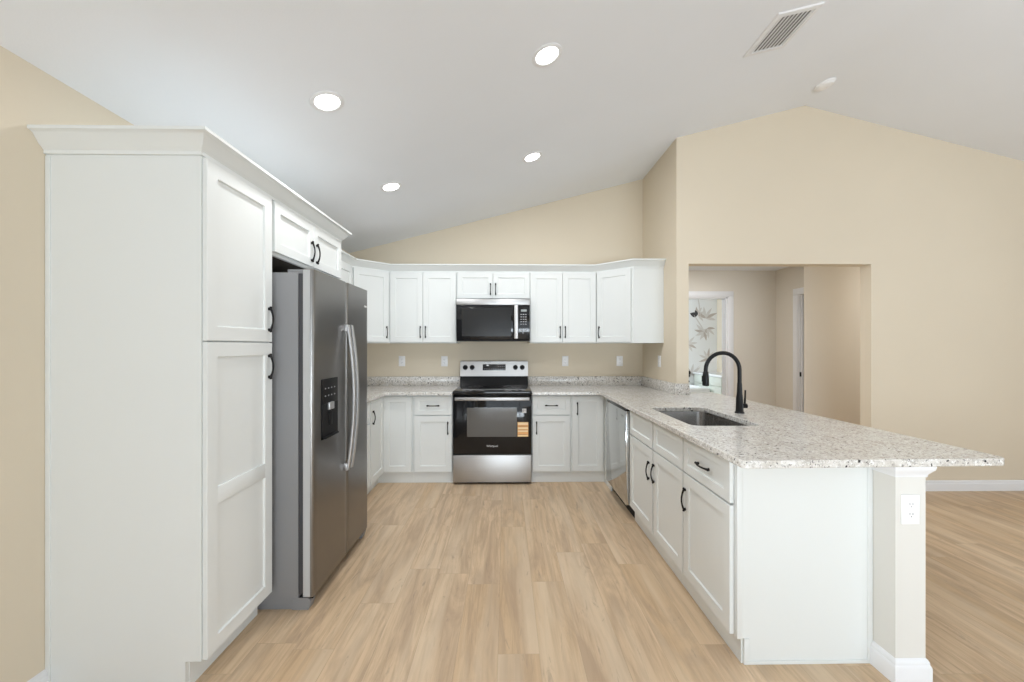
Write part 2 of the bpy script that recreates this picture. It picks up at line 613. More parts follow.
d2b = MB()
for a, b in ((4.70 - 0.005, 4.70 + 0.0), (5.345, 5.345 + CASEW)):
    d2b.box(3.934, 3.95, a, b, 0, 2.0295, 0.003)
d2b.box(3.929, 3.936, 5.36, 5.41, 0, 2.028, 0.002)
d2b.box(3.934, 3.95, 4.70, 5.345 + CASEW, 2.03, 2.03 + CASEW, 0.003)
d2b.box(3.95, 4.065, 5.327, 5.345, 0, 2.03)
d2b.box(3.95, 4.065, 4.70, 4.718, 0, 2.03)
d2b.box(3.975, 3.99, 5.315, 5.327, 0, 2.03)
d2 = struct('door_2', d2b, TRIM)
MB().box(4.0, 4.035, 4.72, 5.32, 0.01, 2.02, 0.002).build('door_leaf', TRIM, d2)
MB().box(3.953, 3.973, 5.322, 5.3275, 0.925, 0.985).build('strike_plate', BLKPLASTIC, d2)

# bathroom past the door
BY = 7.75
random.seed(4)
wp = MB().box(1.669, 4.25, BY, BY + 0.1, 0, 2.44, mi=0)


def petal(cx, cz, ang, L, W, mi, k):
    pts = []
    for i in range(9):
        t = i / 8
        pts.append((L * t, W * math.sin(PI * t ** 0.8)))
    for i in range(7, 0, -1):
        t = i / 8
        pts.append((L * t, -W * 0.55 * math.sin(PI * t ** 0.8)))
    ca, sa = math.cos(ang), math.sin(ang)
    y = BY - 0.0008 - 0.0003 * k
    vs = [wp.bm.verts.new((cx + x * ca - z * sa, y, cz + x * sa + z * ca)) for x, z in pts]
    wp.bm.faces.new(vs).material_index = mi


def flower(cx, cz, ang, s, dark=False):
    for k, da in enumerate((-70, -35, 0, 40, 80)):
        petal(cx, cz, ang + R(da), s * random.uniform(0.75, 1.05), s * 0.15, 2 if k % 3 == 1 else 1, k)
    if dark:
        petal(cx, cz, ang + R(150), s * 0.75, s * 0.3, 3, 6)
        petal(cx, cz, ang + R(100), s * 0.5, s * 0.18, 3, 7)


flower(3.74, 1.95, R(20), 0.21, True)
flower(3.90, 1.88, R(60), 0.24)
flower(3.86, 1.62, R(205), 0.23)
flower(3.92, 1.68, R(280), 0.20)
flower(3.55, 1.37, R(10), 0.20)
flower(3.50, 1.72, R(150), 0.2)
flower(3.62, 0.78, R(40), 0.22)
flower(3.95, 1.1, R(120), 0.2)
flower(2.9, 1.75, R(120), 0.24, True)
flower(2.5, 1.2, R(20), 0.24)
for x0, z0, x1, z1 in ((3.45, 0.6, 3.8, 0.98), (3.66, 1.95, 3.95, 1.5), (3.5, 1.0, 3.62, 0.72), (3.74, 2.3, 3.80, 1.9)):
    L = math.hypot(x1 - x0, z1 - z0)
    petal(x0, z0, math.atan2(z1 - z0, x1 - x0), L, 0.016, 1, 8)
struct('wall_bathroom', wp, [PAPER, PETALG, PETALT, PETALD])
BX = 4.12
struct('wall_bathroom_right', MB().box(BX, BX + 0.1, HY + 0.115, BY, 0, 2.44), WALL)
struct('wall_bathroom_left', wall_x(HY + 0.115, BY, [(6.5, 7.3, 1.1, 2.05)], 1.70, 1.78, 2.44), PAPER)  # opening lets the added bathroom fill through
struct('wall_bathroom_front', MB().box(3.95, 4.12, HY + 0.05, HY + 0.115, 0, 2.44), WALL)

# bath tub and its filler
tub = thing('bathtub', 'white bathtub rim seen through the hallway door below the flowered wallpaper', 'bathtub', (2.75, 7.36, 0))


def rrect(x0, x1, y0, y1, r, z, n=6):
    pts = []
    for cx, cy, a0 in ((x1 - r, y1 - r, 0), (x0 + r, y1 - r, 90), (x0 + r, y0 + r, 180), (x1 - r, y0 + r, 270)):
        for k in range(n + 1):
            a = R(a0 + 90 * k / n)
            pts.append((cx + r * math.cos(a), cy + r * math.sin(a), z))
    return pts


t_ = MB()
t_.loft([rrect(-0.85, 0.85, -0.37, 0.37, 0.03, 0), rrect(-0.85, 0.85, -0.37, 0.37, 0.03, 0.585), rrect(-0.84, 0.84, -0.36, 0.36, 0.03, 0.60),
         rrect(-0.77, 0.77, -0.29, 0.29, 0.12, 0.60), rrect(-0.74, 0.74, -0.27, 0.27, 0.12, 0.54), rrect(-0.62, 0.62, -0.2, 0.2, 0.12, 0.16)])
t_.build('tub_shell', PORCELAIN, tub)
tf = thing('bath_filler', 'small black tub spout and lever on the flowered wallpaper', 'faucet', (3.50, BY - 0.001, 0.66))
MB().lathe([(0.03, 0), (0.03, -0.012), (0.018, -0.014), (0.018, -0.10), (0.02, -0.13)], axis='Y', n=16).build('spout', FAUCETBLK, tf)
MB().lathe([(0.045, 0), (0.045, -0.01), (0.022, -0.012), (0.022, -0.05)], (0.05, 0, 0.16), axis='Y', n=20).box(0.04, 0.06, -0.06, -0.045, 0.08, 0.17, 0.003).build('lever', FAUCETBLK, tf)
# vanity along the right bathroom wall
vn = thing('bathroom_vanity', 'pale grey-green bathroom vanity with white top through the hallway doorway', 'vanity', (3.66, 6.25, 0))
MB().box(0.02, 0.455, 0, 1.49, 0.09, 0.80, 0.002).box(0.07, 0.455, 0, 1.49, 0, 0.09).build('carcass', VANITY, vn)
for k in range(3):
    MB().xf(Matrix.Identity(4)).box(0, 0.019, 0.01 + k * 0.495, 0.49 + k * 0.495, 0.64, 0.79, 0.002).build('drawer', VANITY, vn)
    MB().box(0, 0.019, 0.01 + k * 0.495, 0.49 + k * 0.495, 0.10, 0.63, 0.002).build('door', VANITY, vn)
MB().box(-0.02, 0.455, -0.015, 1.495, 0.80, 0.835, 0.003).build('vanity_top', PORCELAIN, vn)

# ------------------------------------------------------------------ cabinet builders
# local frame: front faces -Y, x runs along the width, z = 0 at the floor
DT = 0.0185     # door thickness


def shaker(x0, x1, z0, z1, yf=-0.0205, fr=0.058, rec=0.009):
    return MB().rect(x0, x1, z0, z1, [(0.001, yf + DT), (0, yf + DT - 0.001), (0, yf + 0.0015), (0.0015, yf), (fr - 0.001, yf),
                                       (fr, yf + 0.001), (fr + 0.002, yf + rec)])


def pull(cx, cz, yf, vertical, L=0.102):
    """arched black bar pull"""
    mb = MB()
    pts, rs = [], []
    n = 18
    pts.append((-L / 2 - 0.012, -0.010))
    rs.append(0.003)
    pts.append((-L / 2 - 0.009, -0.010))
    rs.append(0.0062)
    for i in range(n + 1):
        t = i / n
        pts.append(((t - 0.5) * L, -0.009 - 0.0125 * math.sin(PI * t) ** 0.8))
        e = abs(2 * t - 1)
        rs.append(0.0040 + 0.0022 * e ** 3)
    pts.append((L / 2 + 0.009, -0.010))
    rs.append(0.0062)
    pts.append((L / 2 + 0.012, -0.010))
    rs.append(0.003)
    P = [((cx, yf + o, cz + a) if vertical else (cx + a, yf + o, cz)) for a, o in pts]
    mb.tube(P, rs, 10)
    for sgn in (-1, 1):
        a = sgn * (L / 2)
        c = (cx, yf, cz + a) if vertical else (cx + a, yf, cz)
        mb.lathe([(0.0075, 0.0004), (0.0075, -0.003), (0.0055, -0.004), (0.0055, -0.012)], c, 'Y', 14)
    return mb


def carcass_base(w, d, h, toe=0.108, td=0.045, toe_panel=True, open_top=True, mid=None):
    mb = MB()
    prof = [(0.0192, toe), (0.0192, h), (d, h), (d, 0), (td, 0), (td, toe)]
    mb.prism(prof, 'X', 0, 0.016)
    mb.prism(prof, 'X', w - 0.016, w)
    mb.box(0.016, w - 0.016, 0.005, d - 0.01, toe, toe + 0.018)
    mb.box(0.016, w - 0.016, d - 0.012, d, 0.0, h)
    mb.box(0.016, w - 0.016, d - 0.05, d - 0.012, h - 0.018, h)
    # face frame
    mb.box(0, 0.03, -0.0005, 0.019, toe, h, 0.001)
    mb.box(w - 0.03, w, -0.0005, 0.019, toe, h, 0.001)
    mb.box(0.03, w - 0.03, 0, 0.019, h - 0.03, h)
    mb.box(0.03, w - 0.03, 0, 0.019, toe, toe + 0.03)
    if mid:
        mb.box(0.03, w - 0.03, 0, 0.019, mid - 0.015, mid + 0.015)
    return mb


def carcass_wall(w, d, z0, z1, stile=0.03):
    mb = MB()
    mb.box(0, 0.016, 0.019, d, z0, z1)
    mb.box(w - 0.016, w, 0.019, d, z0, z1)
    mb.box(0.016, w - 0.016, 0.019, d, z0 + 0.012, z0 + 0.028)
    mb.box(0.016, w - 0.016, 0.019, d, z1 - 0.016, z1)
    mb.box(0.016, w - 0.016, d - 0.01, d, z0, z1)
    mb.box(0, stile, 0, 0.019, z0, z1, 0.001)
    mb.box(w - stile, w, 0, 0.019, z0, z1, 0.001)
    mb.box(stile, w - stile, 0, 0.019, z1 - 0.035, z1)
    mb.box(stile, w - stile, 0, 0.019, z0, z0 + 0.03)
    mb.box(w / 2 - 0.02, w / 2 + 0.02, 0.001, 0.018, z0 + 0.03, z1 - 0.035)
    return mb


def door(parent, x0, x1, z0, z1, hx=None, hz=None, name='door', vertical=True, fr=0.058, yf=-0.0205, mtx=None):
    mb = shaker(x0, x1, z0, z1, yf, fr)
    if mtx:
        mb.xf(mtx)
    o = mb.build(name, CAB, parent)
    if hx is not None:
        h = pull(hx, hz, yf, vertical)
        if mtx:
            h.xf(mtx)
        h.build('handle', BLACKMETAL, o)
    return o


# ------------------------------------------------------------------ pantry, fridge cabinet and their crown
PF = -1.1755   # box face of the left tall run
pan = thing('pantry_cabinet', 'tall white pantry cabinet with plain side panel at far left', 'cabinet', (PF, 1.56, 0), R(90))
W = 0.445
D = abs(XL - PF) - 0.001
mb = MB()
prof = [(0.0192, 0.115), (0.0192, 2.075), (D, 2.075), (D, 0), (0.06, 0), (0.06, 0.115)]
mb.prism(prof, 'X', 0, 0.018)
mb.prism(prof, 'X', W - 0.018, W)
mb.box(0.018, W - 0.018, 0.004, D, 0.115, 0.133)
mb.box(0.018, W - 0.018, 0.004, D, 2.057, 2.075)
mb.box(0.018, W - 0.018, D - 0.012, D, 0.1, 2.06)
mb.box(0, 0.04, -0.0005, 0.019, 0.115, 2.075)
mb.box(W - 0.04, W, -0.0005, 0.019, 0.115, 2.075)
for z in (0.115, 1.335, 2.045):
    mb.box(0.04, W - 0.04, 0, 0.019, z, z + 0.03)
mb.box(-0.004, 0.002, D - 0.018, D, 0, 2.06, 0.001)     # scribe strip at the wall
mb.build('carcass', CAB, pan)
MB().box(0.018, W - 0.001, 0.058, 0.07, 0, 0.115).build('toe_kick', CAB, pan)
door(pan, 0.004, 0.434, 1.353, 2.060, 0.405, 1.462, 'upper_door')
o = door(pan, 0.004, 0.434, 0.119, 1.347, 0.405, 1.233, 'lower_door')
# middle rail of the tall door
MB().box(0.061, 0.377, -0.0205, -0.011, 0.70, 0.768, 0.001).build('middle_rail', CAB, o)

fc = thing('over_fridge_cabinet', 'low white two-door cabinet above the refrigerator', 'cabinet', (PF, 2.006, 0), R(90))
FW = 0.842
carcass_wall(FW, D, 1.79, 2.075).build('carcass', CAB, fc)
MB().box(0.016, FW - 0.016, 0.02, D - 0.01, 1.7985, 1.802).build('underside', DARKUNDER, fc)  # thin dark sheet below the cabinet bottom
door(fc, 0.012, 0.4155, 1.806, 2.058, 0.385, 1.893, fr=0.05)
door(fc, 0.4195, 0.818, 1.806, 2.058, 0.45, 1.893, fr=0.05)

CROWN = [(0, 0), (0.007, 0), (0.007, 0.014), (0.011, 0.017), (0.014, 0.022), (0.022, 0.028), (0.042, 0.060), (0.050, 0.066), (0.060, 0.069), (0.060, 0.081), (0, 0.081)]


def crown(path, z):
    return sweep(path, [(o, z + h) for o, h in CROWN])


cr = crown([(XL + 0.001, 1.5585), (PF + 0.001, 1.5585), (PF + 0.001, 2.849), (XL + 0.001, 2.849)], 2.066)
tag(cr.build('crown_molding', CAB), 'white crown moulding topping the tall pantry and the cabinet over the refrigerator', 'molding')

# ------------------------------------------------------------------ refrigerator
fr = thing('refrigerator', 'grey stainless side-by-side refrigerator with water dispenser', 'refrigerator', (-1.05, 2.036, 0), R(90))
FWD = 0.80
MB().box(0, FWD, 0.0, 0.70, 0.025, 1.704, 0.004).build('body', FRSIDE, fr)
MB().box(0.004, FWD - 0.004, -0.024, 0.0, 0.075, 1.70, 0.002).build('gasket', GASKET, fr)


def fridge_door(x0, x1, name, lo, ro):
    """door slab with a softly bowed face and rounded edges"""
    mb = MB()
    n = 14
    ring = [(x0, -0.024), (x0, -0.055)]
    for k in range(4):
        a = R(180 + 90 * (k + 1) / 5)
        ring.append((x0 + 0.016 + 0.016 * math.cos(a), -0.060 + 0.016 * math.sin(a)))
    for i in range(n + 1):
        t = i / n
        ring.append((x0 + 0.018 + (x1 - x0 - 0.036) * t, -0.0765))
    for k in range(4):
        a = R(270 + 90 * (k + 1) / 5)
        ring.append((x1 - 0.016 + 0.016 * math.cos(a), -0.060 + 0.016 * math.sin(a)))
    ring += [(x1, -0.055), (x1, -0.024)]
    mb.loft([[(x, y, z) for x, y in ring] for z in (0.062, 1.722)])
    return mb


SPL = 0.425
DW0, DW1, DZ0, DZ1 = 0.088, 0.285, 0.835, 1.155
# freezer door with a real recess: build as pieces around the dispenser
fd = MB()
full = fridge_door(0.0, SPL - 0.0035, 'freezer_door', 0, 0)
fdo = full.build('freezer_door', [STEELFR, STEELHD], fr, angle=25)
frd = fridge_door(SPL + 0.0035, FWD, 'fridge_door', 0, 0).build('fridge_door', STEELFR, fr, angle=25)
# brighter edge return on the near side of the door
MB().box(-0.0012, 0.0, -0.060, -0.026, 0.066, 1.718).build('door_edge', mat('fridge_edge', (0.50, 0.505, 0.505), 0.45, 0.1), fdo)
# dispenser: control face over a recessed bay with side cheeks, paddle, tray
dp = MB()
yo = -0.0765
dp.box(DW0, DW1, yo - 0.004, yo + 0.001, 1.02, DZ1, 0.001)
dp.box(DW0, DW0 + 0.012, yo - 0.004, yo + 0.001, DZ0, 1.02)
dp.box(DW1 - 0.012, DW1, yo - 0.004, yo + 0.001, DZ0, 1.02)
dp.box(DW0, DW1, yo - 0.004, yo + 0.001, DZ0, DZ0 + 0.012)
disp = dp.build('dispenser', BLKPLASTIC, fdo)
MB().rect(DW0 + 0.012, DW1 - 0.012, DZ0 + 0.012, 1.02, [(0, yo - 0.0035), (0.004, yo - 0.0008), (0.008, yo - 0.0006)]).build('bay', BLKPLASTIC, disp)
MB().box(0.155, 0.215, yo - 0.016, yo - 0.001, 0.985, 1.025, 0.004).build('nozzle', STEELHD, disp)
MB().box(0.165, 0.205, yo - 0.010, yo - 0.0008, 0.90, 0.975, 0.003).build('paddle', BLKPLASTIC, disp)
MB().box(DW0 + 0.014, DW1 - 0.014, yo - 0.018, yo - 0.001, DZ0 + 0.002, DZ0 + 0.012, 0.002).build('drip_tray', BLKPLASTIC, disp)
for k in range(4):
    for j in range(2):
        MB().box(0.12 + k * 0.038, 0.134 + k * 0.038, yo - 0.0046, yo - 0.0038, 1.06 + j * 0.04, 1.067 + j * 0.04).build('control_icon', BTN, disp)


def fridge_handle(x, parent):
    n = 26
    z0, z1 = 0.585, 1.462
    rings = []
    for i in range(n + 1):
        t = i / n
        z = z0 + (z1 - z0) * t
        out = yo - 0.004 - 0.052 * math.sin(PI * (0.06 + 0.88 * t)) ** 0.8
        w, th = 0.013, 0.008
        ring = []
        for k in range(12):
            a = 2 * PI * k / 12
            ca, sa = math.cos(a), math.sin(a)
            ring.append((x + w * math.copysign(abs(ca) ** 0.6, ca), out + th * math.copysign(abs(sa) ** 0.6, sa), z))
        rings.append(ring)
    mb = MB().loft(rings)
    mb.box(x - 0.012, x + 0.012, yo - 0.018, yo + 0.001, z0, z0 + 0.04, 0.003)
    mb.box(x - 0.012, x + 0.012, yo - 0.018, yo + 0.001, z1 - 0.04, z1, 0.003)
    mb.build('handle', STEELHD, parent)


fridge_handle(SPL - 0.029, fdo)
fridge_handle(SPL + 0.029, frd)
MB().box(FWD - 0.075, FWD - 0.03, yo - 0.0015, yo + 0.001, 1.60, 1.612, 0.0005).build('badge', LOGO, frd)
MB().box(0.004, FWD - 0.004, -0.035, 0.0, 0.012, 0.06, 0.003).build('base_grille', BLKPLASTIC, fr)
for x in (-0.001, FWD - 0.05):
    MB().prism([(0.03, 0.0), (0.03, 0.06), (-0.05, 0.06), (-0.064, 0.042), (-0.052, 0.0)], 'X', x, x + 0.051).build('foot_cover', FRSIDE, fr)
MB().prism([(0.0, 0.0), (0.68, 0.0), (0.68, 0.03), (0.0, 0.03)], 'X', 0.006, FWD - 0.006).build('base', FRSIDE, fr)
for x in (0.012, FWD - 0.072):
    MB().box(x, x + 0.06, -0.05, 0.06, 1.7005, 1.722, 0.004).build('hinge_cover', FRSIDE, fr)
for x in (0.02, FWD - 0.055):
    MB().box(x - 0.012, x + 0.02, -0.07, -0.026, 0.052, 0.064, 0.002).build('lower_hinge', BLKPLASTIC, fr)

# ------------------------------------------------------------------ wall cabinets on the back wall
WZ0, WZ1 = 1.365, 2.115
WYF = 4.2105      # box face
WD = YB - WYF - 0.001


def wall_cab(x0, x1, z0, z1, label, hz, xm, name='wall_cabinet'):
    t = thing(name, label, 'cabinet', (x0, WYF, 0))
    w = x1 - x0
    carcass_wall(w, WD, z0, z1).build('carcass', CAB, t)
    m = xm - x0
    zt, zb = 2.100, z0 + 0.011
    f = 0.058 if z1 - z0 > 0.5 else 0.05
    door(t, 0.007, m - 0.002, zb, zt, m - 0.026, hz, fr=f)
    door(t, m + 0.002, w - 0.007, zb, zt, m + 0.054 if False else m + 0.028, hz, fr=f)
    return t


wall_cab(-1.216, -0.516, WZ0, WZ1, 'white two-door wall cabinet left of the microwave', 1.481, -0.868)
wall_cab(-0.5155, 0.2505, 1.822, WZ1, 'short white two-door cabinet directly above the microwave', 1.93, -0.1365, 'microwave_cabinet')
wall_cab(0.251, 0.952, WZ0, WZ1, 'white two-door wall cabinet right of the microwave', 1.481, 0.594)


def corner_wall(name, label, sx, xin, xout, wallx, yc, hside):
    """diagonal wall corner cabinet; sx=+1 right corner, -1 left corner"""
    t = thing(name, label, 'cabinet', (wallx, YB - 0.001, 0))
    poly = [(xin, WYF), (xin, YB - 0.001), (wallx, YB - 0.001), (wallx, yc), (xout, yc)]
    pl = [(x - wallx, y - (YB - 0.001)) for x, y in poly]
    MB().prism(pl, 'Z', WZ0, WZ1).build('carcass', CAB, t)
    a = Vector((xin, WYF)) if sx > 0 else Vector((xout, yc))
    b = Vector((xout, yc)) if sx > 0 else Vector((xin, WYF))
    d = b - a
    L = d.length
    mtx = T((a.x - wallx, a.y - (YB - 0.001), 0)) @ Matrix.Rotation(math.atan2(d.y, d.x), 4, 'Z')
    hx = 0.048 if hside < 0 else L - 0.048
    door(t, 0.018, L - 0.022, WZ0 + 0.011, 2.100, hx, 1.478, yf=-0.020, mtx=mtx)
    return t


corner_wall('corner_wall_cabinet', 'white angled corner wall cabinet beside the return wall at right', 1, 0.9525, 1.258, XS - 0.001, 3.925, -1)
corner_wall('corner_wall_cabinet', 'white angled corner wall cabinet half hidden behind the refrigerator top', -1, -1.2165, -1.512, XL + 0.001, 3.925, 1)
# finished end panel on the right corner cabinet
lw = thing('side_wall_cabinet', 'white wall cabinet on the left wall mostly hidden behind the refrigerator', 'cabinet', (-1.512, 2.87, 0), R(90))
carcass_wall(1.054, 0.250, WZ0, WZ1).build('carcass', CAB, lw)
door(lw, 0.007, 0.525, WZ0 + 0.011, 2.10, 0.49, 1.481)
door(lw, 0.529, 1.047, WZ0 + 0.011, 2.10, 0.565, 1.481)
cw = crown([(-1.511, 2.912), (-1.511, 3.9245), (-1.2165, WYF - 0.0005), (0.9525, WYF - 0.0005), (1.2585, 3.9245), (XS - 0.001, 3.9245)], 2.104)
tag(cw.build('crown_molding', CAB), 'long white crown moulding along the tops of the back wall cabinets', 'molding')

# ------------------------------------------------------------------ microwave
mw = thing('microwave', 'black and stainless over-the-range microwave', 'microwave', (-0.132, 4.13, 0))
MW = 0.378
MZ0, MZ1 = 1.385, 1.8195
MB().box(-MW, MW, 0.02, YB - 4.13 - 0.002, MZ0, MZ1, 0.002).build('body', BLKENAMEL, mw)
tp = MB().box(-MW, MW, -0.012, 0.02, 1.759, MZ1, 0.003)
tpo = tp.build('vent_strip', STEEL, mw)
glyphs('Whirlpool', 0.014, GREYSLOT, tpo, 'brand_lettering', T((0.0, -0.0124, 1.787)))
dr = MB().box(-MW, 0.213, -0.012, 0.02, 1.402, 1.757, 0.003).build('door', BLKGLASS, mw)
MB().rect(-MW + 0.055, 0.185, 1.435, 1.725, [(0, -0.0115), (0, -0.0126), (0.002, -0.0128)]).build('window', MWGLASS, dr)
hb = MB().box(0.216, 0.256, -0.045, -0.034, 1.41, 1.755, 0.004)
for z in (1.43, 1.72):
    hb.box(0.226, 0.246, -0.036, -0.010, z, z + 0.018, 0.002)
hb.build('handle', STEEL, dr)
cp = MB().box(0.214, MW, -0.011, 0.02, 1.402, 1.757, 0.003).build('control_panel', BLKGLASS, mw)
MB().box(0.285, 0.345, -0.0118, -0.0105, 1.69, 1.712).build('display', mat('clock_display', (0.3, 0.33, 0.33), 0.3), cp)
for x0, x1, z0, z1 in [(0.280 + i * 0.024, 0.296 + i * 0.024, 1.555 + j * 0.025, 1.565 + j * 0.025) for j in range(5) for i in range(3)] + \
        [(0.280, 0.302, 1.49, 1.50), (0.325, 0.347, 1.49, 1.50), (0.300, 0.318, 1.465, 1.474)]:
    MB().box(x0, x1, -0.0116, -0.0105, z0, z1).build('button', BTN, cp)
MB().box(-MW + 0.002, MW - 0.002, -0.006, 0.02, 1.385, 1.402, 0.002).build('bottom_lip', BLKPLASTIC, mw)

# ------------------------------------------------------------------ range
rg = thing('range', 'freestanding black and stainless electric range', 'stove', (-0.132, 3.852, 0))
RW = 0.378
MB().box(-RW, RW, 0.03, 0.655, 0.03, 0.868, 0.002).box(-RW + 0.03, RW - 0.03, 0.06, 0.6, 0.0, 0.03).build('body', BLKENAMEL, rg)
MB().box(-RW + 0.001, RW - 0.001, 0.0, 0.03, 0.022, 0.285, 0.004).build('storage_drawer', STEEL, rg)
od = MB().box(-RW + 0.001, RW - 0.001, -0.002, 0.03, 0.294, 0.856, 0.004).build('oven_door', BLKGLASS, rg)
MB().rect(-0.243, 0.236, 0.462, 0.742, [(0, -0.0015), (0, -0.0026), (0.003, -0.0028)]).build('oven_window', OVENWIN, od)
hb = MB()
hb.box(-0.355, 0.355, -0.055, -0.041, 0.815, 0.846, 0.005)
for x in (-0.33, 0.33):
    hb.box(x - 0.012, x + 0.012, -0.043, 0.0, 0.82, 0.841, 0.003)
hb.build('handle', STEEL, od)
glyphs('Whirlpool', 0.026, LOGO, od, 'brand_lettering', T((0.0, -0.0024, 0.372)))
# paper stickers on the glass
sk = MB().box(0.243, 0.347, -0.0034, -0.0019, 0.462, 0.602, mi=0)
for z0, z1, m_ in ((0.465, 0.478, 1), (0.486, 0.505, 0), (0.508, 0.522, 1), (0.534, 0.552, 1), (0.575, 0.598, 1)):
    sk.box(0.246, 0.344, -0.0038, -0.0033, z0, z1, mi=m_)
for z in (0.482, 0.526, 0.559, 0.565):
    sk.box(0.250, 0.340, -0.0038, -0.0033, z, z + 0.003, mi=2)
sk.build('sticker', [STICKO, STICKY, STICKD], od)
MB().box(0.288, 0.328, -0.0034, -0.0019, 0.690, 0.732, mi=0).box(0.294, 0.30, -0.0038, -0.0033, 0.70, 0.726, mi=1).box(0.305, 0.322, -0.0038, -0.0033, 0.715, 0.719, mi=1).build('paper_tag', [TAGW, GREYSLOT], od)
# cooktop
ct = MB().box(-RW, RW, -0.012, 0.60, 0.866, 0.903, 0.006, 3).build('cooktop', BLKGLASS, rg)
br_ = mat('burner_print', (0.07, 0.07, 0.072), 0.25)
for x, y, r in ((-0.19, 0.16, 0.115), (0.19, 0.16, 0.09), (-0.19, 0.43, 0.075), (0.19, 0.43, 0.1)):
    n = 40
    b = MB()
    b.loft([[(x + q * math.cos(2 * PI * k / n), y + q * math.sin(2 * PI * k / n), z) for k in range(n)] for q, z in ((r, 0.9025), (r, 0.9036), (r - 0.006, 0.9036), (r - 0.006, 0.9025))], cap0=False, cap1=False)
    b.build('burner_ring', br_, ct)
bg = MB()
bg.prism([(0.575, 0.895), (0.670, 0.895), (0.670, 1.03), (0.612, 1.03), (0.598, 0.96)], 'X', -RW + 0.002, RW - 0.002)
bg.build('backguard', BLKENAMEL, rg)
pn = MB().prism([(0.596, 1.000), (0.672, 1.000), (0.672, 1.168), (0.632, 1.168), (0.624, 1.163)], 'X', -RW + 0.001, RW - 0.001)
pno = pn.build('control_console', STEEL, rg)


def on_console(z):
    return 0.596 + (z - 1.0) * (0.624 - 0.596) / 0.163


for x in (-0.322, -0.245, 0.237, 0.314):
    z = 1.097
    y = on_console(z)
    k = MB().lathe([(0.027, 0.004), (0.027, -0.004), (0.023, -0.006), (0.021, -0.026), (0.018, -0.028)], (0, 0, 0), 'Y', 24)
    k.box(-0.004, 0.004, -0.033, -0.026, -0.02, 0.02, 0.001)
    k.xf(T((x, y, z)) @ Matrix.Rotation(R(-9.7), 4, 'X'))
    k.build('knob', BLKPLASTIC, pno)
MB().box(-0.128, 0.128, -0.003, 0.004, -0.034, 0.034, 0.002).xf(T((0, on_console(1.098), 1.098)) @ Matrix.Rotation(R(-9.7), 4, 'X')).build('display', DISPLAY, pno)
for k in range(12):
    for z in ((-0.022, 0.004) if k > 7 else (-0.022,)):
        MB().box(-0.115 + k * 0.020, -0.103 + k * 0.020, -0.0036, -0.0028, z, z + 0.0065).xf(T((0, on_console(1.098), 1.098)) @ Matrix.Rotation(R(-9.7), 4, 'X')).build('touch_key', BTN, pno)

# ------------------------------------------------------------------ base cabinets on the back wall
BH = 0.861
BYF = 3.8995
BD = YB - BYF - 0.002


def base_cab(name, label, loc, rz, w, d, doors, drawers, mid=0.663, hinge=None):
    t = thing(name, label, 'cabinet', loc, rz)
    carcass_base(w, d, BH, mid=mid if drawers else None).build('carcass', CAB, t)
    MB().box(0.0, w, 0.022, 0.034, 0, 0.110).build('toe_kick', CAB, t)
    for x0, x1, hx in doors:
        z1 = 0.658 if drawers else 0.848
        door(t, x0, x1, 0.116, z1, hx, z1 - 0.117 if drawers else z1 - 0.12)
    for x0, x1, handle in drawers:
        door(t, x0, x1, 0.668, 0.848, (x0 + x1) / 2 if handle else None, 0.757, 'drawer_front' if handle else 'false_front', False, 0.045)
    return t


base_cab('base_cabinet', 'white base cabinet with one drawer left of the range', (-0.905, BYF, 0), 0, 0.388, BD,
         [(0.019, 0.381, 0.342)], [(0.019, 0.381, True)])
base_cab('base_cabinet', 'white base cabinet with one drawer right of the range', (0.2515, BYF, 0), 0, 0.384, BD,
         [(0.009, 0.372, 0.045)], [(0.009, 0.372, True)])
# corner cabinets: left one has two doors meeting in the corner
lc = thing('corner_base_cabinet', 'white corner base cabinet left of the range with doors meeting at right angles', 'cabinet', (-1.18, BYF, 0))
cx = MB()
cx.prism([(0.274, 0.0), (0.274, BD), (-0.582, BD), (-0.582, -0.40), (-0.02, -0.40), (-0.02, 0.0)], 'Z', 0.108, BH)
cx.build('carcass', CAB, lc)
tk = MB().prism([(-0.08, -0.40), (-0.065, -0.40), (-0.065, 0.022), (0.274, 0.022), (0.274, 0.036), (-0.08, 0.036)], 'Z', 0, 0.1085)
tk.build('toe_kick', CAB, lc)
door(lc, -0.006, 0.268, 0.116, 0.848)
m90 = T((-0.02, -0.39, 0)) @ Matrix.Rotation(R(90), 4, 'Z')
door(lc, 0.008, 0.368, 0.116, 0.848, 0.05, 0.70, mtx=m90)
# left run cabinet beside the refrigerator
base_cab('base_cabinet', 'white base cabinet with a drawer on the left wall beside the refrigerator', (-1.20, 2.87, 0), R(90), 0.628, 0.562,
         [(0.009, 0.619, 0.055)], [(0.009, 0.619, True)])
# right corner: one door, then the corner post
rc = thing('corner_base_cabinet', 'white corner base cabinet with one door between drawer cabinet and dishwasher', 'cabinet', (0.636, BYF, 0))
cx = MB()
cx.prism([(0.0, 0.0), (0.329, 0.0), (0.329, -0.2365), (0.90, -0.2365), (0.90, BD), (0.0, BD)], 'Z', 0.108, BH)
cx.build('carcass', CAB, rc)
MB().box(0.0, 0.33, 0.022, 0.034, 0, 0.1085).box(0.329, 0.343, -0.2365, 0.034, 0, 0.1085).build('toe_kick', CAB, rc)
door(rc, 0.008, 0.309, 0.116, 0.848, 0.058, 0.727)

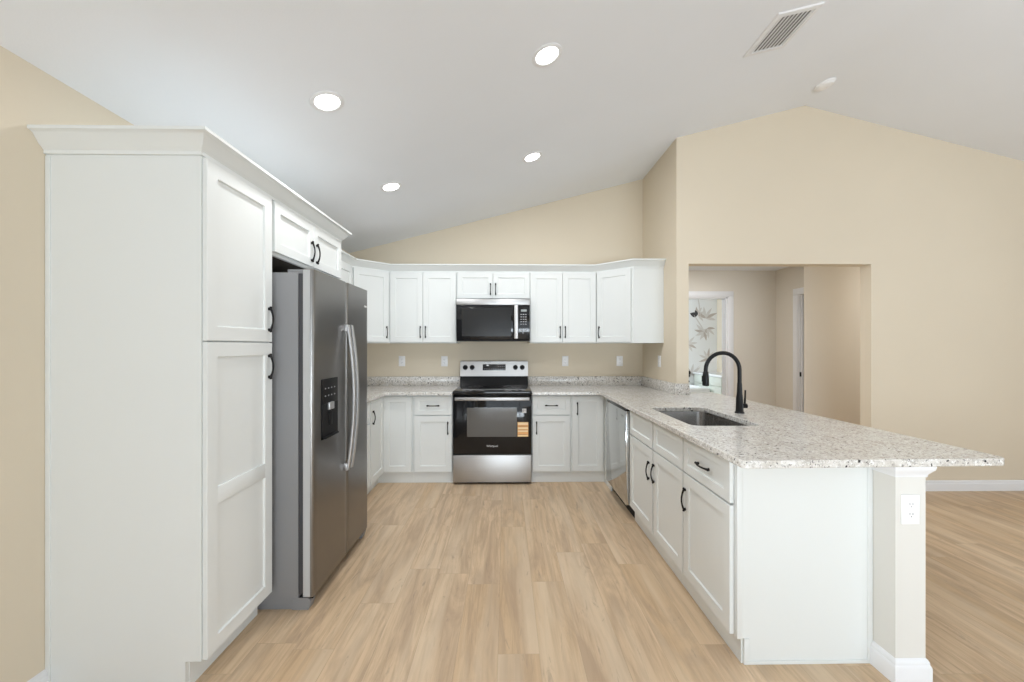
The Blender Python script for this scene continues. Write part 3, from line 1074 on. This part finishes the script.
# ------------------------------------------------------------------ dishwasher
dw = thing('dishwasher', 'stainless steel dishwasher in the peninsula next to the corner', 'dishwasher', (0.965, 3.661, 0), R(-90))
MB().box(0.004, 0.606, 0.0, 0.55, 0.11, 0.858, 0.002).build('tub', BLKPLASTIC, dw)
MB().box(0.004, 0.606, -0.046, -0.001, 0.112, 0.833, 0.0012).build('door', STEELDW, dw)
MB().box(0.004, 0.606, -0.044, 0.0, 0.8335, 0.857, 0.002).build('control_strip', BLKGLASS, dw)
MB().box(0.004, 0.606, 0.03, 0.05, 0.0, 0.11).build('kick_plate', BLKPLASTIC, dw)

# ------------------------------------------------------------------ peninsula cabinets (front faces -X)
sb = thing('sink_base_cabinet', 'white two-door sink cabinet in the peninsula below the sink', 'cabinet', (0.965, 3.050, 0), R(-90))
carcass_base(0.928, 0.575, BH, mid=0.663).build('carcass', CAB, sb)
MB().box(0, 0.928, 0.022, 0.034, 0, 0.108).build('toe_kick', CAB, sb)
door(sb, 0.006, 0.480, 0.116, 0.658, 0.425, 0.512)
door(sb, 0.498, 0.921, 0.116, 0.658, 0.515, 0.52)
door(sb, 0.006, 0.480, 0.668, 0.848, name='false_front', fr=0.045)
door(sb, 0.498, 0.921, 0.668, 0.848, name='false_front', fr=0.045)

db = thing('drawer_base_cabinet', 'white drawer-over-door cabinet at the open end of the peninsula', 'cabinet', (0.965, 2.1215, 0), R(-90))
carcass_base(0.4555, 0.555, BH, mid=0.663).build('carcass', CAB, db)
MB().box(0, 0.4555, 0.022, 0.034, 0, 0.108).build('toe_kick', CAB, db)
door(db, 0.005, 0.446, 0.116, 0.658, 0.030, 0.525)
door(db, 0.005, 0.446, 0.668, 0.848, 0.222, 0.757, 'drawer_front', False, 0.045)
ep = MB().prism([(0.0005, 0.108), (0.0005, BH), (0.575, BH), (0.575, 0), (0.030, 0), (0.030, 0.108)], 'X', 0.456, 0.4615)
ep.box(0.4605, 0.466, 0.0, 0.024, 0.108, BH, 0.001)
ep.box(0.4605, 0.466, 0.555, 0.575, 0, BH, 0.001)
ep.box(0.4605, 0.466, 0.030, 0.5545, 0, 0.014, 0.001)
ep.box(0.4605, 0.466, 0.030, 0.052, 0.0145, 0.1075, 0.001)
ep.build('end_panel', CAB, db)

# ------------------------------------------------------------------ countertops
CZ0, CZ1 = 0.862, 0.892


def slab(outer, holes=()):
    mb = MB()
    loops = [outer] + list(holes)
    es = []
    for z in (CZ0, CZ1):
        edges = []
        for lp in loops:
            vs = [mb.bm.verts.new((x, y, z)) for x, y in lp]
            edges += [mb.bm.edges.new((vs[i], vs[(i + 1) % len(vs)])) for i in range(len(vs))]
        es.append(edges)
    for edges in es:
        bmesh.ops.triangle_fill(mb.bm, use_beauty=True, use_dissolve=True, edges=edges)
    mb.bm.edges.ensure_lookup_table()
    for e0, e1 in zip(*es):
        a, b = e0.verts
        c, d = e1.verts
        mb.bm.faces.new((a, b, d, c))
    return mb


def arc(cx, cy, r, a0, a1, n=6):
    return [(cx + r * math.cos(R(a0 + (a1 - a0) * k / n)), cy + r * math.sin(R(a0 + (a1 - a0) * k / n))) for k in range(n + 1)]


cl = thing('countertop', 'speckled granite countertop left of the range with corner backsplash', 'countertop', (-1.4, 4.2, CZ0))
off = T((1.4, -4.2, -CZ0))
outer = [(XL + 0.001, 2.862), (-1.15, 2.862)] + arc(-1.11, 3.795, 0.04, 180, 90, 5) + [(-0.516, 3.835), (-0.516, YB - 0.001), (XL + 0.001, YB - 0.001)]
slab(outer).xf(off).build('slab', GRANITE, cl, bevel=0.004)
MB().box(XL + 0.001, -0.516, YB - 0.021, YB - 0.001, CZ1, 0.992, 0.002).box(XL + 0.001, XL + 0.021, 2.862, YB - 0.021, CZ1, 0.992, 0.002).xf(off).build('backsplash', GRANITE, cl)

crr = thing('countertop', 'long speckled granite countertop from the range corner over the peninsula', 'countertop', (1.4, 2.6, CZ0))
off = T((-1.4, -2.6, -CZ0))
SX0, SX1, SY0, SY1 = 1.032, 1.425, 2.195, 2.865
hole = []
for cxx, cyy, a0 in ((SX1 - 0.055, SY1 - 0.055, 0), (SX0 + 0.055, SY1 - 0.055, 90), (SX0 + 0.055, SY0 + 0.055, 180), (SX1 - 0.055, SY0 + 0.055, 270)):
    hole += arc(cxx, cyy, 0.055, a0, a0 + 90, 7)
outer = [(0.252, YB - 0.001), (0.252, 3.835)] + arc(0.865, 3.795, 0.04, 90, 0, 5) + arc(0.925, 1.535, 0.02, 180, 270, 4) + arc(1.935, 1.575, 0.04, -90, 0, 5) + \
    [(1.975, 3.80), (1.672, 3.80), (1.672, YG - 0.001), (XS - 0.001, YG - 0.001), (XS - 0.001, YB - 0.001)]
slab(outer, [hole]).xf(off).build('slab', GRANITE, crr, bevel=0.004)
MB().box(0.252, XS - 0.001, YB - 0.021, YB - 0.001, CZ1, 0.992, 0.002).box(XS - 0.021, XS - 0.001, YG - 0.0005, YB - 0.021, CZ1, 0.992, 0.002).box(XS - 0.021, 1.669, YG - 0.021, YG - 0.0005, CZ1, 0.992, 0.002).xf(off).build('backsplash', GRANITE, crr)

# ------------------------------------------------------------------ sink and faucet
sk = thing('sink', 'undermount stainless steel kitchen sink in the peninsula countertop', 'sink', ((SX0 + SX1) / 2, (SY0 + SY1) / 2, 0.66))


def srr(g, r, z, n=7):
    x0, x1, y0, y1 = SX0 - g, SX1 + g, SY0 - g, SY1 + g
    ox, oy = (SX0 + SX1) / 2, (SY0 + SY1) / 2
    return [(x - ox, y - oy, zz - 0.66) for x, y, zz in rrect(x0, x1, y0, y1, r, z, n)]


b = MB().loft([srr(0.012, 0.064, 0.8605), srr(0.004, 0.059, 0.8605), srr(0.003, 0.058, 0.855), srr(-0.002, 0.056, 0.72), srr(-0.012, 0.055, 0.69), srr(-0.04, 0.05, 0.678), srr(-0.14, 0.02, 0.674)], cap0=False)
b.build('bowl', STEELSK, sk, angle=50)
MB().lathe([(0.045, 0.0145), (0.045, 0.018), (0.036, 0.019), (0.03, 0.0155)], n=28).build('drain', STEEL, sk)

fa = thing('kitchen_faucet', 'tall matte black gooseneck pull-down faucet behind the sink', 'faucet', (1.540, 2.615, CZ1 + 0.0004))
MB().lathe([(0.029, 0), (0.029, 0.006), (0.024, 0.010), (0.022, 0.06), (0.021, 0.10), (0.0165, 0.13), (0.0145, 0.19), (0.013, 0.20)], n=24).build('body', FAUCETBLK, fa)
pts = [(0, 0, 0.19), (0, 0, 0.24)]
cxa, cza, ra = -0.1125, 0.283, 0.1125
for k in range(17):
    a = R(180 * k / 16)
    pts.append((cxa + ra * math.cos(a), 0, cza + ra * math.sin(a)))
pts.append((-0.225, 0, 0.262))
neck = MB().tube(pts, 0.0128, 14).build('spout_neck', FAUCETBLK, fa)
hd = MB().lathe([(0.0128, 0.275), (0.0165, 0.268), (0.0200, 0.24), (0.021, 0.185), (0.0195, 0.180), (0.014, 0.178)], (-0.225, 0, 0), n=22).build('spray_head', FAUCETBLK, neck)
MB().box(-0.250, -0.241, -0.007, 0.007, 0.205, 0.245, 0.003).build('spray_button', BLKPLASTIC, hd)
lv = MB().tube([(0.012, 0, 0.046), (0.047, 0, 0.046)], [0.0155, 0.0155], 16)
lv.tube([(0.034, 0, 0.052), (0.037, 0, 0.10), (0.038, 0, 0.150)], [0.0065, 0.0058, 0.0052], 10)
lv.build('lever', FAUCETBLK, fa)

# ------------------------------------------------------------------ outlets


def outlet(loc, rz, label, kind='outlet', s=1.0):
    t = thing('wall_outlet', label, 'outlet', loc, rz)
    w, h = 0.036 * s, 0.058 * s
    MB().box(-w, w, -0.006, -0.0002, -h, h, 0.002).build('cover_plate', WHITEPLASTIC, t)
    for dz in (-0.0195, 0.0195):
        ring = []
        for k in range(20):
            a = 2 * PI * k / 20
            x = 0.0165 * math.cos(a)
            z = max(-0.0125, min(0.0125, 0.0165 * math.sin(a)))
            ring.append((x * s, (z + dz) * s))
        rc_ = MB().prism(ring, 'Y', -0.0075, -0.0055).build('receptacle', WHITEPLASTIC, t)
        sl = MB()
        for x in (-0.006, 0.006):
            sl.box((x - 0.0011) * s, (x + 0.0011) * s, -0.0078, -0.007, (dz - 0.001) * s, (dz + 0.008) * s)
        sl.lathe([(0.0022 * s, -0.0078), (0.0022 * s, -0.007)], (0, 0, (dz - 0.007) * s), 'Y', 10)
        sl.build('slot', GREYSLOT, rc_)
    MB().lathe([(0.0026, -0.0055), (0.0026, -0.0068), (0.0016, -0.0070)], (0, 0, 0), 'Y', 12).build('screw', LOGO, t)
    return t


outlet((-1.173, YB, 1.165), 0, 'white wall outlet on the back wall nearest the refrigerator')
outlet((-0.695, YB, 1.163), 0, 'white wall outlet on the back wall just left of the range')
outlet((0.672, YB, 1.165), 0, 'white wall outlet on the back wall just right of the range')
outlet((1.291, YB, 1.165), 0, 'white wall outlet on the back wall below the right corner cabinet')
outlet((XS, 4.03, 1.18), R(-90), 'white wall outlet on the return wall above the corner backsplash')
outlet((1.5975, PY, 0.686), 0, 'white duplex outlet on the end of the peninsula half wall')

# ------------------------------------------------------------------ ceiling fittings
TILT = -math.atan(SL)


def on_ceiling(name, label, cat, x, y, group=None):
    return thing(name, label, cat, (x, y, ch(x)), rot=(0, TILT, 0), group=group)


for x, y, lab in ((-0.925, 2.083, 'recessed ceiling light nearest the tall pantry cabinet'),
                  (0.220, 2.140, 'recessed ceiling light highest in the photo, right of the pantry light'),
                  (-0.913, 3.192, 'recessed ceiling light farthest back, above the refrigerator end'),
                  (0.217, 3.29, 'recessed ceiling light in front of the range, on the right')):
    t = on_ceiling('recessed_light', lab, 'ceiling light', x, y, 'recessed kitchen ceiling lights')
    n = 40

    def ring(r, z):
        return [(r * math.cos(2 * PI * k / n), r * math.sin(2 * PI * k / n), z) for k in range(n)]
    MB().loft([ring(0.060, 0.006), ring(0.060, -0.002), ring(0.064, -0.006), ring(0.076, -0.006), ring(0.084, -0.003), ring(0.084, -0.0002)], cap0=False, cap1=False).build('trim_ring', TRIM, t)
    MB().lathe([(0.0598, 0.004), (0.0598, -0.0015), (0.05, -0.003)], n=40).build('lens', LENS, t)
    l = area_light('downlight', (x + 0.012 * math.sin(TILT), y, ch(x) - 0.014), (0, TILT, 0), 0.11, 0.11, 8.5, (0.96, 0.98, 1.0), 'DISK')

vt = on_ceiling('ceiling_vent', 'white rectangular louvred air vent in the sloped ceiling', 'vent', 1.69, 2.435)
VX, VY = 0.120, 0.155
fm = MB()
fm.loft([[(sx * (VX + 0.02), sy * (VY + 0.02), -0.0003) for sx, sy in ((-1, -1), (1, -1), (1, 1), (-1, 1))],
         [(sx * (VX + 0.015), sy * (VY + 0.015), -0.008) for sx, sy in ((-1, -1), (1, -1), (1, 1), (-1, 1))],
         [(sx * (VX - 0.012), sy * (VY - 0.012), -0.010) for sx, sy in ((-1, -1), (1, -1), (1, 1), (-1, 1))],
         [(sx * (VX - 0.014), sy * (VY - 0.014), -0.0003) for sx, sy in ((-1, -1), (1, -1), (1, 1), (-1, 1))]], cap0=False, cap1=False)
fm.build('frame', TRIM, vt)
MB().box(-VX + 0.012, VX - 0.012, -VY + 0.012, VY - 0.012, -0.002, -0.0004).build('backing', mat('duct_dark', (0.30, 0.30, 0.30), 0.8), vt)
for k in range(8):
    x = -VX + 0.026 + k * 0.027
    MB().prism([(x - 0.012, -0.0095), (x - 0.010, -0.0105), (x + 0.011, -0.0035), (x + 0.009, -0.0025)], 'Y', -VY + 0.013, VY - 0.013).build('slat', TRIM, vt)

sd = on_ceiling('smoke_detector', 'round white smoke detector on the ceiling just beside the ridge', 'smoke detector', 2.652, 3.29)
MB().lathe([(0.075, -0.0003), (0.075, -0.01), (0.072, -0.014), (0.066, -0.016), (0.062, -0.024), (0.05, -0.029), (0.03, -0.031)], n=36).build('housing', WHITEPLASTIC, sd)
MB().lathe([(0.012, -0.030), (0.012, -0.0335), (0.009, -0.034)], (0.02, 0, 0), n=16).build('test_button', WHITEPLASTIC, sd)
